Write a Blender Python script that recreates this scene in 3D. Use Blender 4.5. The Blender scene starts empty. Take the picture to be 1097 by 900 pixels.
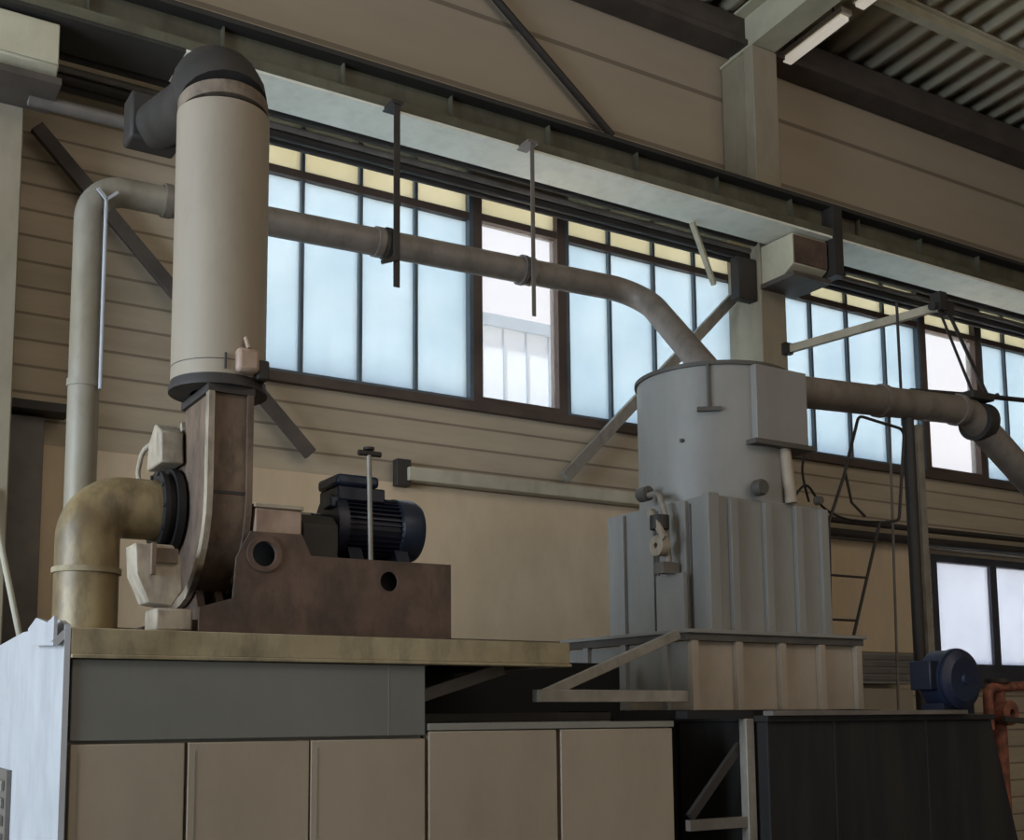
import bpy, math, random
from mathutils import Vector, Matrix
from mathutils.geometry import tessellate_polygon
random.seed(4)
S = bpy.context.scene
COL = S.collection
V = Vector

# ------------------------------------------------------------------ materials
def lin(h):
    h = h.lstrip('#')
    o = []
    for k in (0, 2, 4):
        c = int(h[k:k+2], 16) / 255
        o.append(c / 12.92 if c <= .04045 else ((c + .055) / 1.055) ** 2.4)
    return (*o, 1.0)

def mat(name, col, col2=None, rough=.6, metal=0.0, scale=3.0, amount=.5, bump=.05, streak=(1, 1, 1), detail=6, grime=0.0, emit=0.0):
    """painted / stained surface: two tones mixed by noise, with a slight bump"""
    m = bpy.data.materials.new(name)
    m.use_nodes = True
    nt = m.node_tree
    n, l = nt.nodes, nt.links
    b = n['Principled BSDF']
    b.inputs['Roughness'].default_value = rough
    b.inputs['Metallic'].default_value = metal
    tc = n.new('ShaderNodeTexCoord')
    mp = n.new('ShaderNodeMapping')
    mp.inputs['Scale'].default_value = streak
    l.new(tc.outputs['Object'], mp.inputs['Vector'])
    nz = n.new('ShaderNodeTexNoise')
    nz.inputs['Scale'].default_value = scale
    nz.inputs['Detail'].default_value = detail
    nz.inputs['Roughness'].default_value = .6
    l.new(mp.outputs['Vector'], nz.inputs['Vector'])
    rp = n.new('ShaderNodeValToRGB')
    rp.color_ramp.elements[0].position = .5 - .28 * (1.2 - amount)
    rp.color_ramp.elements[1].position = .5 + .28 * (1.2 - amount)
    rp.color_ramp.elements[0].color = lin(col2 or col)
    rp.color_ramp.elements[1].color = lin(col)
    l.new(nz.outputs['Fac'], rp.inputs['Fac'])
    colour = rp.outputs['Color']
    if grime:                                   # dark stains, drawn out downwards
        m3 = n.new('ShaderNodeMapping'); m3.inputs['Scale'].default_value = (1.6, 1.6, .7); m3.inputs['Location'].default_value = (3.1, 1.7, .4)
        n3 = n.new('ShaderNodeTexNoise'); n3.inputs['Scale'].default_value = scale * 1.7; n3.inputs['Detail'].default_value = 7; n3.inputs['Roughness'].default_value = .65
        r3 = n.new('ShaderNodeValToRGB'); r3.color_ramp.elements[0].position = .46; r3.color_ramp.elements[1].position = .70
        g3 = n.new('ShaderNodeMath'); g3.operation = 'MULTIPLY'; g3.inputs[1].default_value = grime
        x3 = n.new('ShaderNodeMix'); x3.data_type = 'RGBA'; x3.inputs['B'].default_value = (.035, .026, .02, 1)
        l.new(tc.outputs['Object'], m3.inputs[0]); l.new(m3.outputs[0], n3.inputs['Vector']); l.new(n3.outputs['Fac'], r3.inputs[0])
        l.new(r3.outputs[0], g3.inputs[0]); l.new(g3.outputs[0], x3.inputs['Factor']); l.new(colour, x3.inputs['A']); colour = x3.outputs['Result']
    l.new(colour, b.inputs['Base Color'])
    if emit:
        b.inputs['Emission Color'].default_value = lin(col); b.inputs['Emission Strength'].default_value = emit
    if bump:
        n2 = n.new('ShaderNodeTexNoise')
        n2.inputs['Scale'].default_value = 35
        n2.inputs['Detail'].default_value = 4
        l.new(tc.outputs['Object'], n2.inputs['Vector'])
        bp = n.new('ShaderNodeBump')
        bp.inputs['Strength'].default_value = bump
        bp.inputs['Distance'].default_value = .02
        l.new(n2.outputs['Fac'], bp.inputs['Height'])
        l.new(bp.outputs['Normal'], b.inputs['Normal'])
    return m

def wall_mat(name, low, low2, high, high2, zsplit):
    """siding: narrow planks below zsplit, tall concrete planks above, joints darkened"""
    m = mat(name, low, low2, .85, scale=1.2, amount=.4, bump=.1, streak=(.5, 1, 3))
    nt = m.node_tree
    n, l = nt.nodes, nt.links
    b = n['Principled BSDF']
    base = b.inputs['Base Color'].links[0].from_socket
    geo = n.new('ShaderNodeNewGeometry')
    sp = n.new('ShaderNodeSeparateXYZ')
    l.new(geo.outputs['Position'], sp.inputs[0])
    def math_(op, a, bb=None):
        k = n.new('ShaderNodeMath'); k.operation = op
        for i, x in enumerate((a, bb)):
            if x is None: continue
            if isinstance(x, (int, float)): k.inputs[i].default_value = x
            else: l.new(x, k.inputs[i])
        return k.outputs[0]
    z = sp.outputs['Z']
    up = math_('GREATER_THAN', z, zsplit)
    def joint(period, width, off):
        fr = math_('FRACT', math_('DIVIDE', math_('ADD', z, off), period))
        return math_('LESS_THAN', fr, width / period), fr
    j1, f1 = joint(.205, .022, .05)
    j2, f2 = joint(.78, .05, .22)
    mixj = n.new('ShaderNodeMix'); mixj.data_type = 'FLOAT'
    l.new(up, mixj.inputs['Factor']); l.new(j1, mixj.inputs['A']); l.new(j2, mixj.inputs['B'])
    hi = n.new('ShaderNodeMix'); hi.data_type = 'RGBA'
    nz = n.new('ShaderNodeTexNoise'); nz.inputs['Scale'].default_value = .8; nz.inputs['Detail'].default_value = 5
    mp = n.new('ShaderNodeMapping'); mp.inputs['Scale'].default_value = (.4, 1, 2.5)
    l.new(geo.outputs['Position'], mp.inputs[0]); l.new(mp.outputs[0], nz.inputs['Vector'])
    l.new(nz.outputs['Fac'], hi.inputs['Factor'])
    hi.inputs['A'].default_value = lin(high2); hi.inputs['B'].default_value = lin(high)
    sel = n.new('ShaderNodeMix'); sel.data_type = 'RGBA'
    l.new(up, sel.inputs['Factor']); l.new(base, sel.inputs['A']); l.new(hi.outputs['Result'], sel.inputs['B'])
    dk = n.new('ShaderNodeMix'); dk.data_type = 'RGBA'; dk.blend_type = 'MULTIPLY'
    l.new(math_('MULTIPLY', mixj.outputs[0], .6), dk.inputs['Factor'])
    l.new(sel.outputs['Result'], dk.inputs['A']); dk.inputs['B'].default_value = (.25, .22, .2, 1)
    l.new(dk.outputs['Result'], b.inputs['Base Color'])
    bp = n.new('ShaderNodeBump'); bp.inputs['Strength'].default_value = .6; bp.inputs['Distance'].default_value = .02
    bp.invert = True
    l.new(mixj.outputs[0], bp.inputs['Height']); l.new(bp.outputs['Normal'], b.inputs['Normal'])
    return m

def glass_mat(name, tint, frost, clear):
    """frosted window glazing: light passes partly straight, partly scattered"""
    m = bpy.data.materials.new(name); m.use_nodes = True
    nt = m.node_tree; n, l = nt.nodes, nt.links
    n.remove(n['Principled BSDF'])
    out = n['Material Output']
    tr = n.new('ShaderNodeBsdfTransparent'); tr.inputs[0].default_value = lin(tint)
    tl = n.new('ShaderNodeBsdfTranslucent')
    nz = n.new('ShaderNodeTexNoise'); nz.inputs['Scale'].default_value = 1.3; nz.inputs['Detail'].default_value = 4
    tc = n.new('ShaderNodeTexCoord'); l.new(tc.outputs['Object'], nz.inputs['Vector'])
    rp = n.new('ShaderNodeValToRGB')
    rp.color_ramp.elements[0].position = .3; rp.color_ramp.elements[1].position = .7
    rp.color_ramp.elements[0].color = lin(frost[0]); rp.color_ramp.elements[1].color = lin(frost[1])
    l.new(nz.outputs['Fac'], rp.inputs[0]); l.new(rp.outputs[0], tl.inputs[0])
    mx = n.new('ShaderNodeMixShader'); mx.inputs[0].default_value = 1 - clear
    l.new(tr.outputs[0], mx.inputs[1]); l.new(tl.outputs[0], mx.inputs[2])
    gl = n.new('ShaderNodeBsdfGlossy'); gl.inputs['Roughness'].default_value = .15
    m2 = n.new('ShaderNodeMixShader'); m2.inputs[0].default_value = .02
    l.new(mx.outputs[0], m2.inputs[1]); l.new(gl.outputs[0], m2.inputs[2])
    l.new(m2.outputs[0], out.inputs['Surface'])
    return m

M = dict(
    wall=wall_mat('wall_siding', '#c4b49c', '#a59682', '#bdad97', '#a09280', 6.85),
    tan=mat('tan_plaster', '#e2cbae', '#cdb594', .85, scale=1.0, amount=.3, streak=(1, 1, .6), grime=0.12),
    floor=mat('floor_concrete', '#77726a', '#5d5952', .8, scale=1.5),
    deck=mat('roof_deck', '#d8ccb2', '#bdaf95', .6, scale=1.0),
    eave=mat('eave_steel', '#5a5048', '#463e38', .7),
    side=mat('hall_wall_paint', '#8f877a', '#7c7468', .9, scale=.6),
    concrete=mat('pillar_concrete', '#a89c88', '#92866f', .85, scale=2, amount=.3, streak=(1, 1, .3), grime=0.15),
    cream=mat('cream_steel', '#cdc6ae', '#b8ae94', .6, scale=2, amount=.3, grime=0.15),
    frame=mat('window_frame_brown', '#5c4c44', '#483a34', .6),
    mull=mat('window_mullion_grey', '#5f6b74', '#4a545c', .5),
    darkframe=mat('window_frame_dark', '#4a4a52', '#383840', .5),
    girder=mat('girder_olive', '#6a6756', '#55503f', .6, scale=1.5, amount=.6, streak=(.6, 1, 2), grime=0.5),
    rail=mat('rail_dark', '#35322e', '#2a2724', .6),
    soffit=mat('girder_lit_underside', '#fcfaee', '#f0eedd', .7, scale=2, grime=0.12),  # near-white that puts the window glow into the colour
    black=mat('black_steel', '#1f1d1d', '#161515', .6, scale=2),
    conduit=mat('dark_conduit', '#38322e', '#2c2724', .6),
    conduit2=mat('grey_conduit', '#7b736c', '#5f5852', .5),
    pipe=mat('pipe_grey_beige', '#8b8178', '#766c62', .5, .1, scale=2.5, amount=.6, streak=(1, 1, 1), grime=0.35),
    pipev=mat('pipe_grey_upright', '#a09a90', '#8f836c', .5, .1, scale=1.2, amount=.5, streak=(1, 1, .5), grime=0.35),
    stack=mat('stack_warm_grey', '#a29582', '#908374', .6, scale=1.2, amount=.3, streak=(2, 2, .4), grime=0.13),
    soot=mat('sooty_steel', '#3b3532', '#2a2624', .65, scale=4),
    sootb=mat('stained_beige_steel', '#857565', '#5f5144', .65, scale=5, amount=.7, grime=0.6),
    rust=mat('rusty_brown_steel', '#6b5548', '#4a3a31', .75, scale=4, amount=.6, bump=.15, grime=0.6),
    casing=mat('fan_casing_brown', '#7a6553', '#54433a', .7, scale=3.5, amount=.7, bump=.12, streak=(1, 1, .5), grime=0.8),
    flange=mat('worn_pale_edge', '#b9ab98', '#988a78', .6, scale=4, grime=0.5),
    redprimer=mat('red_primer', '#b39c8a', '#977a68', .6, grime=0.4),
    yellow=mat('yellowed_duct', '#a8946e', '#6f5b3c', .45, .1, scale=2.2, amount=.8, streak=(1, 1, .5), grime=0.75),
    beam=mat('yellowed_beam', '#aa9c7e', '#8d7d5e', .7, scale=2.5, amount=.7, streak=(.5, 1, 1), grime=0.5),
    navy=mat('navy_motor', '#1d2233', '#15182a', .4, scale=3),
    navy2=mat('blue_motor_cowl', '#26344a', '#1c263a', .35, scale=3, grime=0.3),
    blue=mat('blue_drum', '#252d45', '#1c2236', .4, scale=3, grime=0.3),
    greycab=mat('grey_cabinet', '#8c8a82', '#7c7970', .5, scale=1.0, amount=.3, streak=(1, 1, .5), grime=0.15),
    door=mat('beige_grey_door', '#a89a88', '#978976', .5, scale=.9, amount=.3, streak=(1, 1, .5), grime=0.12),
    fascia=mat('dark_grey_fascia', '#787872', '#6a6a64', .5, scale=.9, amount=.3, grime=0.1),
    white=mat('white_panel', '#bdbdc0', '#aeafb4', .5, scale=2, amount=.3, grime=0.18),
    tank=mat('tank_blue_grey', '#9a9894', '#8a8782', .45, scale=1.2, amount=.3, streak=(1, 1, .4), grime=0.14),
    tankd=mat('tank_seam_dark', '#5d5852', '#4a4641', .6),
    skirt=mat('skirt_beige', '#b3a594', '#9f917f', .6, scale=1.5, amount=.4, grime=0.18),
    steel=mat('bare_grey_steel', '#a39c90', '#857e74', .45, .2, scale=4, grime=0.3),
    pale=mat('pale_paint', '#c5bda8', '#aca38e', .6, scale=2, grime=0.25),
    bin=mat('black_bin_sheet', '#262220', '#161414', .75, scale=2.0, amount=.8, streak=(3, 3, .4)),
    gap=mat('interior_shade_black', '#141312', '#0f0e0e', .9),  # black that stands in for shade in unlit recesses
    orange=mat('orange_rust', '#a8624a', '#6f4536', .7, scale=8, amount=.9, grime=0.5),
    lamp=mat('lamp_housing', '#e6e0d4', '#d6d0c4', .5),
    diffuser=mat('lamp_diffuser', '#f2e8d8', '#e6dccc', .4, emit=.4),
    facade=mat('outside_facade', '#d5e2ee', '#c6d6e6', .8, scale=.2),
    facade2=mat('outside_roof_edge', '#8fa3b5', '#8397a8', .8),
    ground=mat('outside_ground', '#e6e0d2', '#d6d0c2', .9, scale=.3),
)
M['glass'] = glass_mat('frosted_pane', '#cbd6de', ('#becdd9', '#d3dee6'), .35)
M['clear'] = glass_mat('clear_pane', '#e9e8ea', ('#e0e4ea', '#ecf0f3'), .88)
M['upper'] = glass_mat('cream_pane', '#cdc9b8', ('#c6c2ae', '#d2cfc0'), .3)
M['lower'] = glass_mat('lower_pane', '#d6dae4', ('#c8ccd8', '#d4d8e2'), .3)

# ------------------------------------------------------------------ mesh builder
class MB:
    def __init__(s): s.v = []; s.f = []
    def add(s, vs, fs):
        o = len(s.v); s.v += [V(p) for p in vs]; s.f += [[i + o for i in f] for f in fs]; return s
    def box(s, a, b):
        x0, y0, z0 = a; x1, y1, z1 = b
        return s.add([(x0,y0,z0),(x1,y0,z0),(x1,y1,z0),(x0,y1,z0),(x0,y0,z1),(x1,y0,z1),(x1,y1,z1),(x0,y1,z1)],
                     [(0,3,2,1),(4,5,6,7),(0,1,5,4),(1,2,6,5),(2,3,7,6),(3,0,4,7)])
    def bar(s, p, q, w, h, up=(0, 0, 1)):
        """rectangular bar from p to q, w across, h along up"""
        p, q = V(p), V(q); d = (q - p).normalized()
        a = d.cross(V(up))
        if a.length < 1e-4: a = d.cross(V((1, 0, 0)))
        a.normalize(); b = a.cross(d).normalized()
        vs = [c + a * w / 2 * i + b * h / 2 * j for c in (p, q) for i, j in ((-1,-1),(1,-1),(1,1),(-1,1))]
        return s.add(vs, [(0,1,2,3),(7,6,5,4),(0,4,5,1),(1,5,6,2),(2,6,7,3),(3,7,4,0)])
    def tube(s, pts, r, n=20, cap=True):
        pts = [V(p) for p in pts]; rs = r if isinstance(r, (list, tuple)) else [r] * len(pts)
        ds = []
        for i in range(len(pts)):
            a = pts[max(i - 1, 0)]; b = pts[min(i + 1, len(pts) - 1)]
            ds.append((b - a).normalized())
        t = ds[0]; nrm = t.cross(V((0, 0, 1)))
        if nrm.length < 1e-3: nrm = t.cross(V((0, 1, 0)))
        nrm.normalize(); o = len(s.v); vs = []; fs = []
        for i, p in enumerate(pts):
            q = ds[i - 1].rotation_difference(ds[i]) if i else None
            if q: nrm = (q @ nrm).normalized()
            b = ds[i].cross(nrm).normalized()
            for k in range(n):
                a = 2 * math.pi * k / n
                vs.append(p + (nrm * math.cos(a) + b * math.sin(a)) * rs[i])
        for i in range(len(pts) - 1):
            for k in range(n):
                k2 = (k + 1) % n
                fs.append((i*n+k, i*n+k2, (i+1)*n+k2, (i+1)*n+k))
        if cap:
            fs.append(tuple(range(n - 1, -1, -1))); fs.append(tuple((len(pts)-1)*n + k for k in range(n)))
        return s.add(vs, fs)
    def prism(s, poly, axis, a, b, holes=()):
        """extrude a 2-D polygon (optional holes) along axis from a to b"""
        def to3(p, t):
            return {'x': (t, p[0], p[1]), 'y': (p[0], t, p[1]), 'z': (p[0], p[1], t)}[axis]
        loops = [list(poly)] + [list(h) for h in holes]
        tri = tessellate_polygon([[V((p[0], p[1], 0)) for p in lp] for lp in loops])
        flat = [p for lp in loops for p in lp]; N = len(flat)
        vs = [to3(p, a) for p in flat] + [to3(p, b) for p in flat]
        fs = [] 
        if holes or len(poly) > 60:
            fs += [tuple(t) for t in tri] + [tuple(i + N for i in reversed(t)) for t in tri]
        else:
            fs += [tuple(range(N - 1, -1, -1)), tuple(range(N, 2 * N))]
        o = 0
        for lp in loops:
            n = len(lp)
            for k in range(n):
                k2 = (k + 1) % n
                fs.append((o + k, o + k2, o + k2 + N, o + k + N))
            o += n
        return s.add(vs, fs)
    def lathe(s, prof, c, axis='z', n=40):
        """spin (radius, height) profile about an axis through c"""
        vs = []; fs = []; m = len(prof); c = V(c)
        for k in range(n):
            a = 2 * math.pi * k / n; ca, sa = math.cos(a), math.sin(a)
            for r, h in prof:
                vs.append(c + V({'z': (r*ca, r*sa, h), 'x': (h, r*ca, r*sa), 'y': (r*ca, h, r*sa)}[axis]))
        for k in range(n):
            k2 = (k + 1) % n
            for i in range(m - 1):
                fs.append((k*m+i, k2*m+i, k2*m+i+1, k*m+i+1))
        if prof[0][0] > 1e-5 and prof[-1][0] > 1e-5 and m >= 4:      # a ring: close the profile on itself
            for k in range(n):
                k2 = (k + 1) % n; fs.append((k*m + m - 1, k2*m + m - 1, k2*m, k*m))
        else:
            if prof[0][0] > 1e-5: fs.append(tuple(k*m for k in range(n - 1, -1, -1)))
            if prof[-1][0] > 1e-5: fs.append(tuple(k*m + m - 1 for k in range(n)))
        return s.add(vs, fs)
    def build(s, name, m, parent=None, bevel=0, kind=None):
        import bmesh
        if parent is not None: o = world_loc(parent)
        else:
            lo = V([min(p[i] for p in s.v) for i in range(3)]); hi = V([max(p[i] for p in s.v) for i in range(3)])
            o = V(((lo.x + hi.x) / 2, (lo.y + hi.y) / 2, lo.z))
        me = bpy.data.meshes.new(name)
        me.from_pydata([tuple(p - o) for p in s.v], [], s.f)
        bm = bmesh.new(); bm.from_mesh(me)
        bmesh.ops.remove_doubles(bm, verts=bm.verts, dist=1e-5)
        bmesh.ops.recalc_face_normals(bm, faces=bm.faces)
        bm.to_mesh(me); bm.free()
        me.materials.append(M[m] if isinstance(m, str) else m)
        me.polygons.foreach_set('use_smooth', [True] * len(me.polygons))
        me.set_sharp_from_angle(angle=math.radians(32))
        ob = bpy.data.objects.new(name, me); COL.objects.link(ob)
        if parent is not None: ob.parent = parent
        else: ob.location = o
        if bevel:
            md = ob.modifiers.new('bevel', 'BEVEL'); md.width = bevel; md.segments = 2
            md.limit_method = 'ANGLE'; md.angle_limit = math.radians(40)
        if kind: ob['kind'] = kind
        return ob

def world_loc(o):
    l = V((0, 0, 0))
    while o is not None: l += o.location; o = o.parent
    return l
def thing(name, label, cat, loc, group=None):
    o = bpy.data.objects.new(name, None); COL.objects.link(o); o.location = loc
    o.empty_display_size = .1
    return tag(o, label, cat, group)
def tag(o, label, cat, group=None):
    o['label'] = label; o['category'] = cat
    if group: o['group'] = group
    return o
def struct_empty(name, loc):
    o = bpy.data.objects.new(name, None); COL.objects.link(o); o.location = loc; o['kind'] = 'structure'; return o

def rounded(pts, rad, seg=8):
    """polyline with its corners replaced by arcs"""
    pts = [V(p) for p in pts]; out = [pts[0]]
    for i in range(1, len(pts) - 1):
        a, b, c = pts[i-1], pts[i], pts[i+1]
        u = (a - b).normalized(); w = (c - b).normalized()
        th = u.angle(w); t = min(rad / math.tan(th / 2), (a-b).length * .49, (c-b).length * .49)
        r = t * math.tan(th / 2); bis = (u + w).normalized(); cen = b + bis * (r / math.sin(th / 2))
        p0 = b + u * t - cen; p1 = b + w * t - cen
        ang = p0.angle(p1)
        for k in range(seg + 1):
            f = k / seg
            out.append(cen + (p0 * math.sin((1-f)*ang) + p1 * math.sin(f*ang)) / math.sin(ang))
    out.append(pts[-1]); return out
def circle(c, r, n=24): return [(c[0] + r*math.cos(2*math.pi*k/n), c[1] + r*math.sin(2*math.pi*k/n)) for k in range(n)]

# ------------------------------------------------------------------ the hall (structure)
YW = 9.0
def grid_wall(name, m, xs, zs, holes, y0, y1):
    b = MB()
    for i in range(len(xs) - 1):
        for j in range(len(zs) - 1):
            cx, cz = (xs[i]+xs[i+1])/2, (zs[j]+zs[j+1])/2
            if any(h[0] < cx < h[1] and h[2] < cz < h[3] for h in holes): continue
            b.box((xs[i], y0, zs[j]), (xs[i+1], y1, zs[j+1]))
    return b.build(name, m, kind='structure')
grid_wall('wall_back', 'wall', [-10, 2.9, 8.72, 9.04, 11.75, 15.2, 16.2, 24], [0, 2.1, 3.5, 4.5, 6.8, 9.6],
          [(2.9, 8.72, 4.5, 6.8), (9.04, 16.2, 4.5, 6.8), (11.75, 15.2, 2.1, 3.5)], YW, YW + .25)
MB().box((-10, -10, -.2), (24, 9.2, 0)).build('floor', 'floor', kind='structure')
MB().box((-10.25, -10, 0), (-10, 9, 11.2)).build('wall_left', 'side', kind='structure')
MB().box((24, -10, 0), (24.25, 9, 11.2)).build('wall_right', 'side', kind='structure')
MB().box((-10, -10.25, 0), (24, -10, 11.2)).build('wall_front', 'side', kind='structure')
# smooth tan lower wall face, standing 4 cm proud of the planks
MB().box((-2, 8.95, 2.3), (11.55, 9.0, 3.66)).build('trim_1', 'tan', kind='structure')
# roof: trapezoidal steel deck falling gently to the wall
RZ, RS = 9.25, .085
def roof_z(y): return RZ + RS * (9 - y)
prof = []
x = -10.0
while x < 24:
    prof += [(x, 0), (x + .10, 0), (x + .15, .11), (x + .28, .11)]; x += .33
b = MB(); n = len(prof)
vs = [(p, y, roof_z(y) + h) for y in (9.25, -10.2) for p, h in prof]
b.add(vs, [(k, k+1, n+k+1, n+k) for k in range(n-1)])
ce = b.build('ceiling', 'deck', kind='structure')
sm = ce.modifiers.new('thickness', 'SOLIDIFY'); sm.thickness = .02; sm.offset = 1
MB().box((-10, 8.72, 8.97), (24, 9.0, 9.24)).build('trim_2', 'eave', kind='structure')      # eaves beam
MB().box((-10, 8.68, 8.90), (24, 8.99, 8.965)).build('trim_3', 'eave', kind='structure')
for k, y in enumerate((7.72, 5.2, 2.7)):                                                     # purlins
    b = MB(); z = roof_z(y)
    b.bar((-10, y, z - .02), (24, y, z - .02), .10, .03); b.bar((-10, y, z - .10), (24, y, z - .10), .02, .14)
    b.bar((-10, y, z - .17), (24, y, z - .17), .10, .025)
    b.build('trim_%d' % (4 + k), 'cream', kind='structure')

# pillars with corbels, and the roof girders above them
def pillar(idx, x0, x1, cz):
    b = MB(); b.box((x0, 8.46, 0), (x1, 8.6, 8.75)); b.box((x0 + .05, 8.6, 0), (x1 - .05, 8.99, 8.75))
    root = b.build('trim_%d' % idx, 'concrete', kind='structure', bevel=.01)
    c = MB()
    c.prism([(8.46, 6.06), (8.19, 6.06), (8.02, 6.16), (8.02, 6.48), (8.46, 6.48)], 'x', x0 + .02, x1 + .15)
    c.build('corbel', 'cream', root, bevel=.01)
    MB().prism([(x0 + .03, 6.17), (x1 + .14, 6.17), (x1 + .14, 6.46), (x0 + .03, 6.46)], 'y', 8.005, 8.018).build('corbel_face', 'rust' if idx == 8 else 'cream', root)  # brown on the second pillar paints the shade of the corbel front
    c = MB(); c.box((x0 + .0, 8.0, 6.02), (x1 + .17, 8.46, 6.07)); c.build('corbel_plate', 'eave', root)
    return root
pillar(7, .88, 1.27, 0)
pillar(8, 8.57, 8.93, 0)
def roof_girder(idx, x0, x1):
    b = MB(); y0, y1 = 8.98, -9.9
    def seg(xa, xb, dz0, dz1):
        za, zb = roof_z(y0), roof_z(y1)
        b.add([(xa,y0,za+dz0),(xb,y0,za+dz0),(xb,y1,zb+dz0),(xa,y1,zb+dz0),(xa,y0,za+dz1),(xb,y0,za+dz1),(xb,y1,zb+dz1),(xa,y1,zb+dz1)],
              [(0,3,2,1),(4,5,6,7),(0,1,5,4),(1,2,6,5),(2,3,7,6),(3,0,4,7)])
    seg(x0, x1, -.53, -.50); seg((x0+x1)/2 - .02, (x0+x1)/2 + .02, -.50, -.04); seg(x0, x1, -.04, -.01)
    b.build('trim_%d' % idx, 'cream', kind='structure')
roof_girder(9, 8.59, 8.92)
roof_girder(10, .9, 1.23)

# crane runway girder (rail, top flange, web, underside coloured lit and shaded)
t = thing('crane_girder', 'long olive steel crane runway girder with window glow painted underneath, crossing above windows', 'girder', (6, 8.2, 6.5))
MB().box((-9.9, 7.95, 6.84), (23.9, 8.45, 6.88)).build('top_flange', 'rail', t)
MB().box((-9.9, 8.08, 6.53), (23.9, 8.36, 6.84)).build('web', 'girder', t)
MB().box((-9.9, 7.94, 6.525), (23.9, 8.42, 6.60)).build('bottom_flange', 'girder', t)
MB().box((2.3, 7.95, 6.50), (23.9, 8.41, 6.524)).build('underside', 'soffit', t)  # stretch over the windows, coloured as lit from below
MB().box((-9.9, 7.95, 6.50), (2.3, 8.41, 6.524)).build('underside', 'rail', t)  # stretch with no windows, its shade put into a dark colour
b = MB(); b.box((-9.9, 8.15, 6.88), (23.9, 8.23, 6.95)); b.box((-9.9, 8.12, 6.88), (23.9, 8.26, 6.9)); b.build('rail', 'rail', t)
for k in range(14):
    xx = 1.6 + k; MB().box((xx, 8.02, 6.60), (xx + .012, 8.42, 6.84)).build('stiffener', 'girder', t)
MB().box((9.1, 7.92, 6.1), (9.22, 8.45, 6.84)).build('end_plate', 'conduit', t)

# windows
def window(idx, x0, x1, z0, z1, mulls, frame_m, fw, transom=None, glass='glass', mull_w=.032, dbl=True):
    r = struct_empty('window_%d' % idx, ((x0+x1)/2, YW + .1, z0))
    b = MB(); y0, y1 = YW - .02, YW + .12
    b.box((x0, y0, z0), (x0 + fw, y1, z1)); b.box((x1 - fw, y0, z0), (x1, y1, z1))
    b.box((x0 + fw, y0, z0), (x1 - fw, y1, z0 + fw)); b.box((x0 + fw, y0, z1 - fw), (x1 - fw, y1, z1))
    b.build('frame', frame_m, r)
    for xm in mulls:
        MB().box((xm - mull_w/2, YW + .01, z0 + fw), (xm + mull_w/2, YW + .09, z1 - fw)).build('mullion', 'mull' if frame_m != 'darkframe' else 'darkframe', r)
    top = z1 - fw
    if transom:
        MB().box((x0 + fw, YW - .015, transom - .035), (x1 - fw, YW + .1, transom + .035)).build('transom', 'frame', r)
        MB().box((x0 + fw, YW + .05, transom + .035), (x1 - fw, YW + .058, z1 - fw)).build('upper_pane', 'upper', r)
        top = transom - .035
    MB().box((x0 + fw, YW + .05, z0 + fw), (x1 - fw, YW + .058, top)).build('pane', glass, r)
    return r
window(1, 2.9, 5.38, 4.5, 6.8, [3.11, 3.67, 4.23, 4.79], 'mull', .04, 6.31)
window(2, 5.38, 6.45, 4.47, 6.8, [], 'frame', .10, 6.33, 'clear')
window(3, 6.45, 8.72, 4.5, 6.8, [7.02, 7.6, 8.16], 'mull', .04, 6.33)
window(4, 9.04, 11.75, 4.5, 6.8, [9.32, 9.9, 10.5, 11.14], 'mull', .04, 6.33)
window(5, 11.75, 12.9, 4.47, 6.8, [], 'frame', .10, 6.33, 'clear')
window(6, 12.9, 16.2, 4.5, 6.8, [13.45, 14.0, 14.6, 15.2, 15.7], 'mull', .04, 6.33)
window(7, 11.75, 15.2, 2.1, 3.5, [12.95, 14.1], 'darkframe', .09, None, 'lower', .13)
MB().box((2.9, 8.93, 4.42), (16.2, 9.0, 4.5)).build('trim_11', 'frame', kind='structure')          # sill
MB().box((11.6, 8.86, 3.55), (15.4, 9.0, 3.66)).build('trim_12', 'pale', kind='structure')        # pale lintel
MB().box((4.62, 8.82, 3.67), (7.6, 8.95, 3.79)).build('trim_13', 'pale', kind='structure', bevel=.008)   # pale ledge channel
MB().box((11.6, 8.9, 1.9), (15.4, 9.0, 2.1)).build('trim_14', 'darkframe', kind='structure')

# outside: pale building beyond the opening windows, and the yard
b = MB(); b.box((6.0, 20, 0), (22.5, 26, 9.7)); 
t = thing('neighbour_building', 'pale blue building outside seen through the brown framed clear window', 'building', (14, 22, -.2))
b.build('facade', 'facade', t)
MB().box((5.9, 19.9, 9.7), (22.6, 26.1, 9.95)).build('roof_edge', 'facade2', t)
b = MB()
for k in range(28): b.box((6.3 + k*.58, 19.97, .2), (6.33 + k*.58, 20.0, 9.7))
b.build('cladding_rib', 'facade2', t)
MB().box((-40, 9.25, -.3), (60, 60, -.2)).build('ground', 'ground', kind='structure')

tag(MB().bar((7.55, 8.35, 6.48), (8.05, 8.6, 6.02), .05, .05).build('short_strut', 'cream', bevel=.004),
    'short pale slanting strut under the girder just left of the pillar', 'strut')
tag(MB().box((8.3, 8.5, 5.9), (8.56, 8.62, 6.35)).build('gusset_box', 'conduit', bevel=.01),
    'dark junction box on the left side of the pillar under the girder', 'box')
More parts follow.
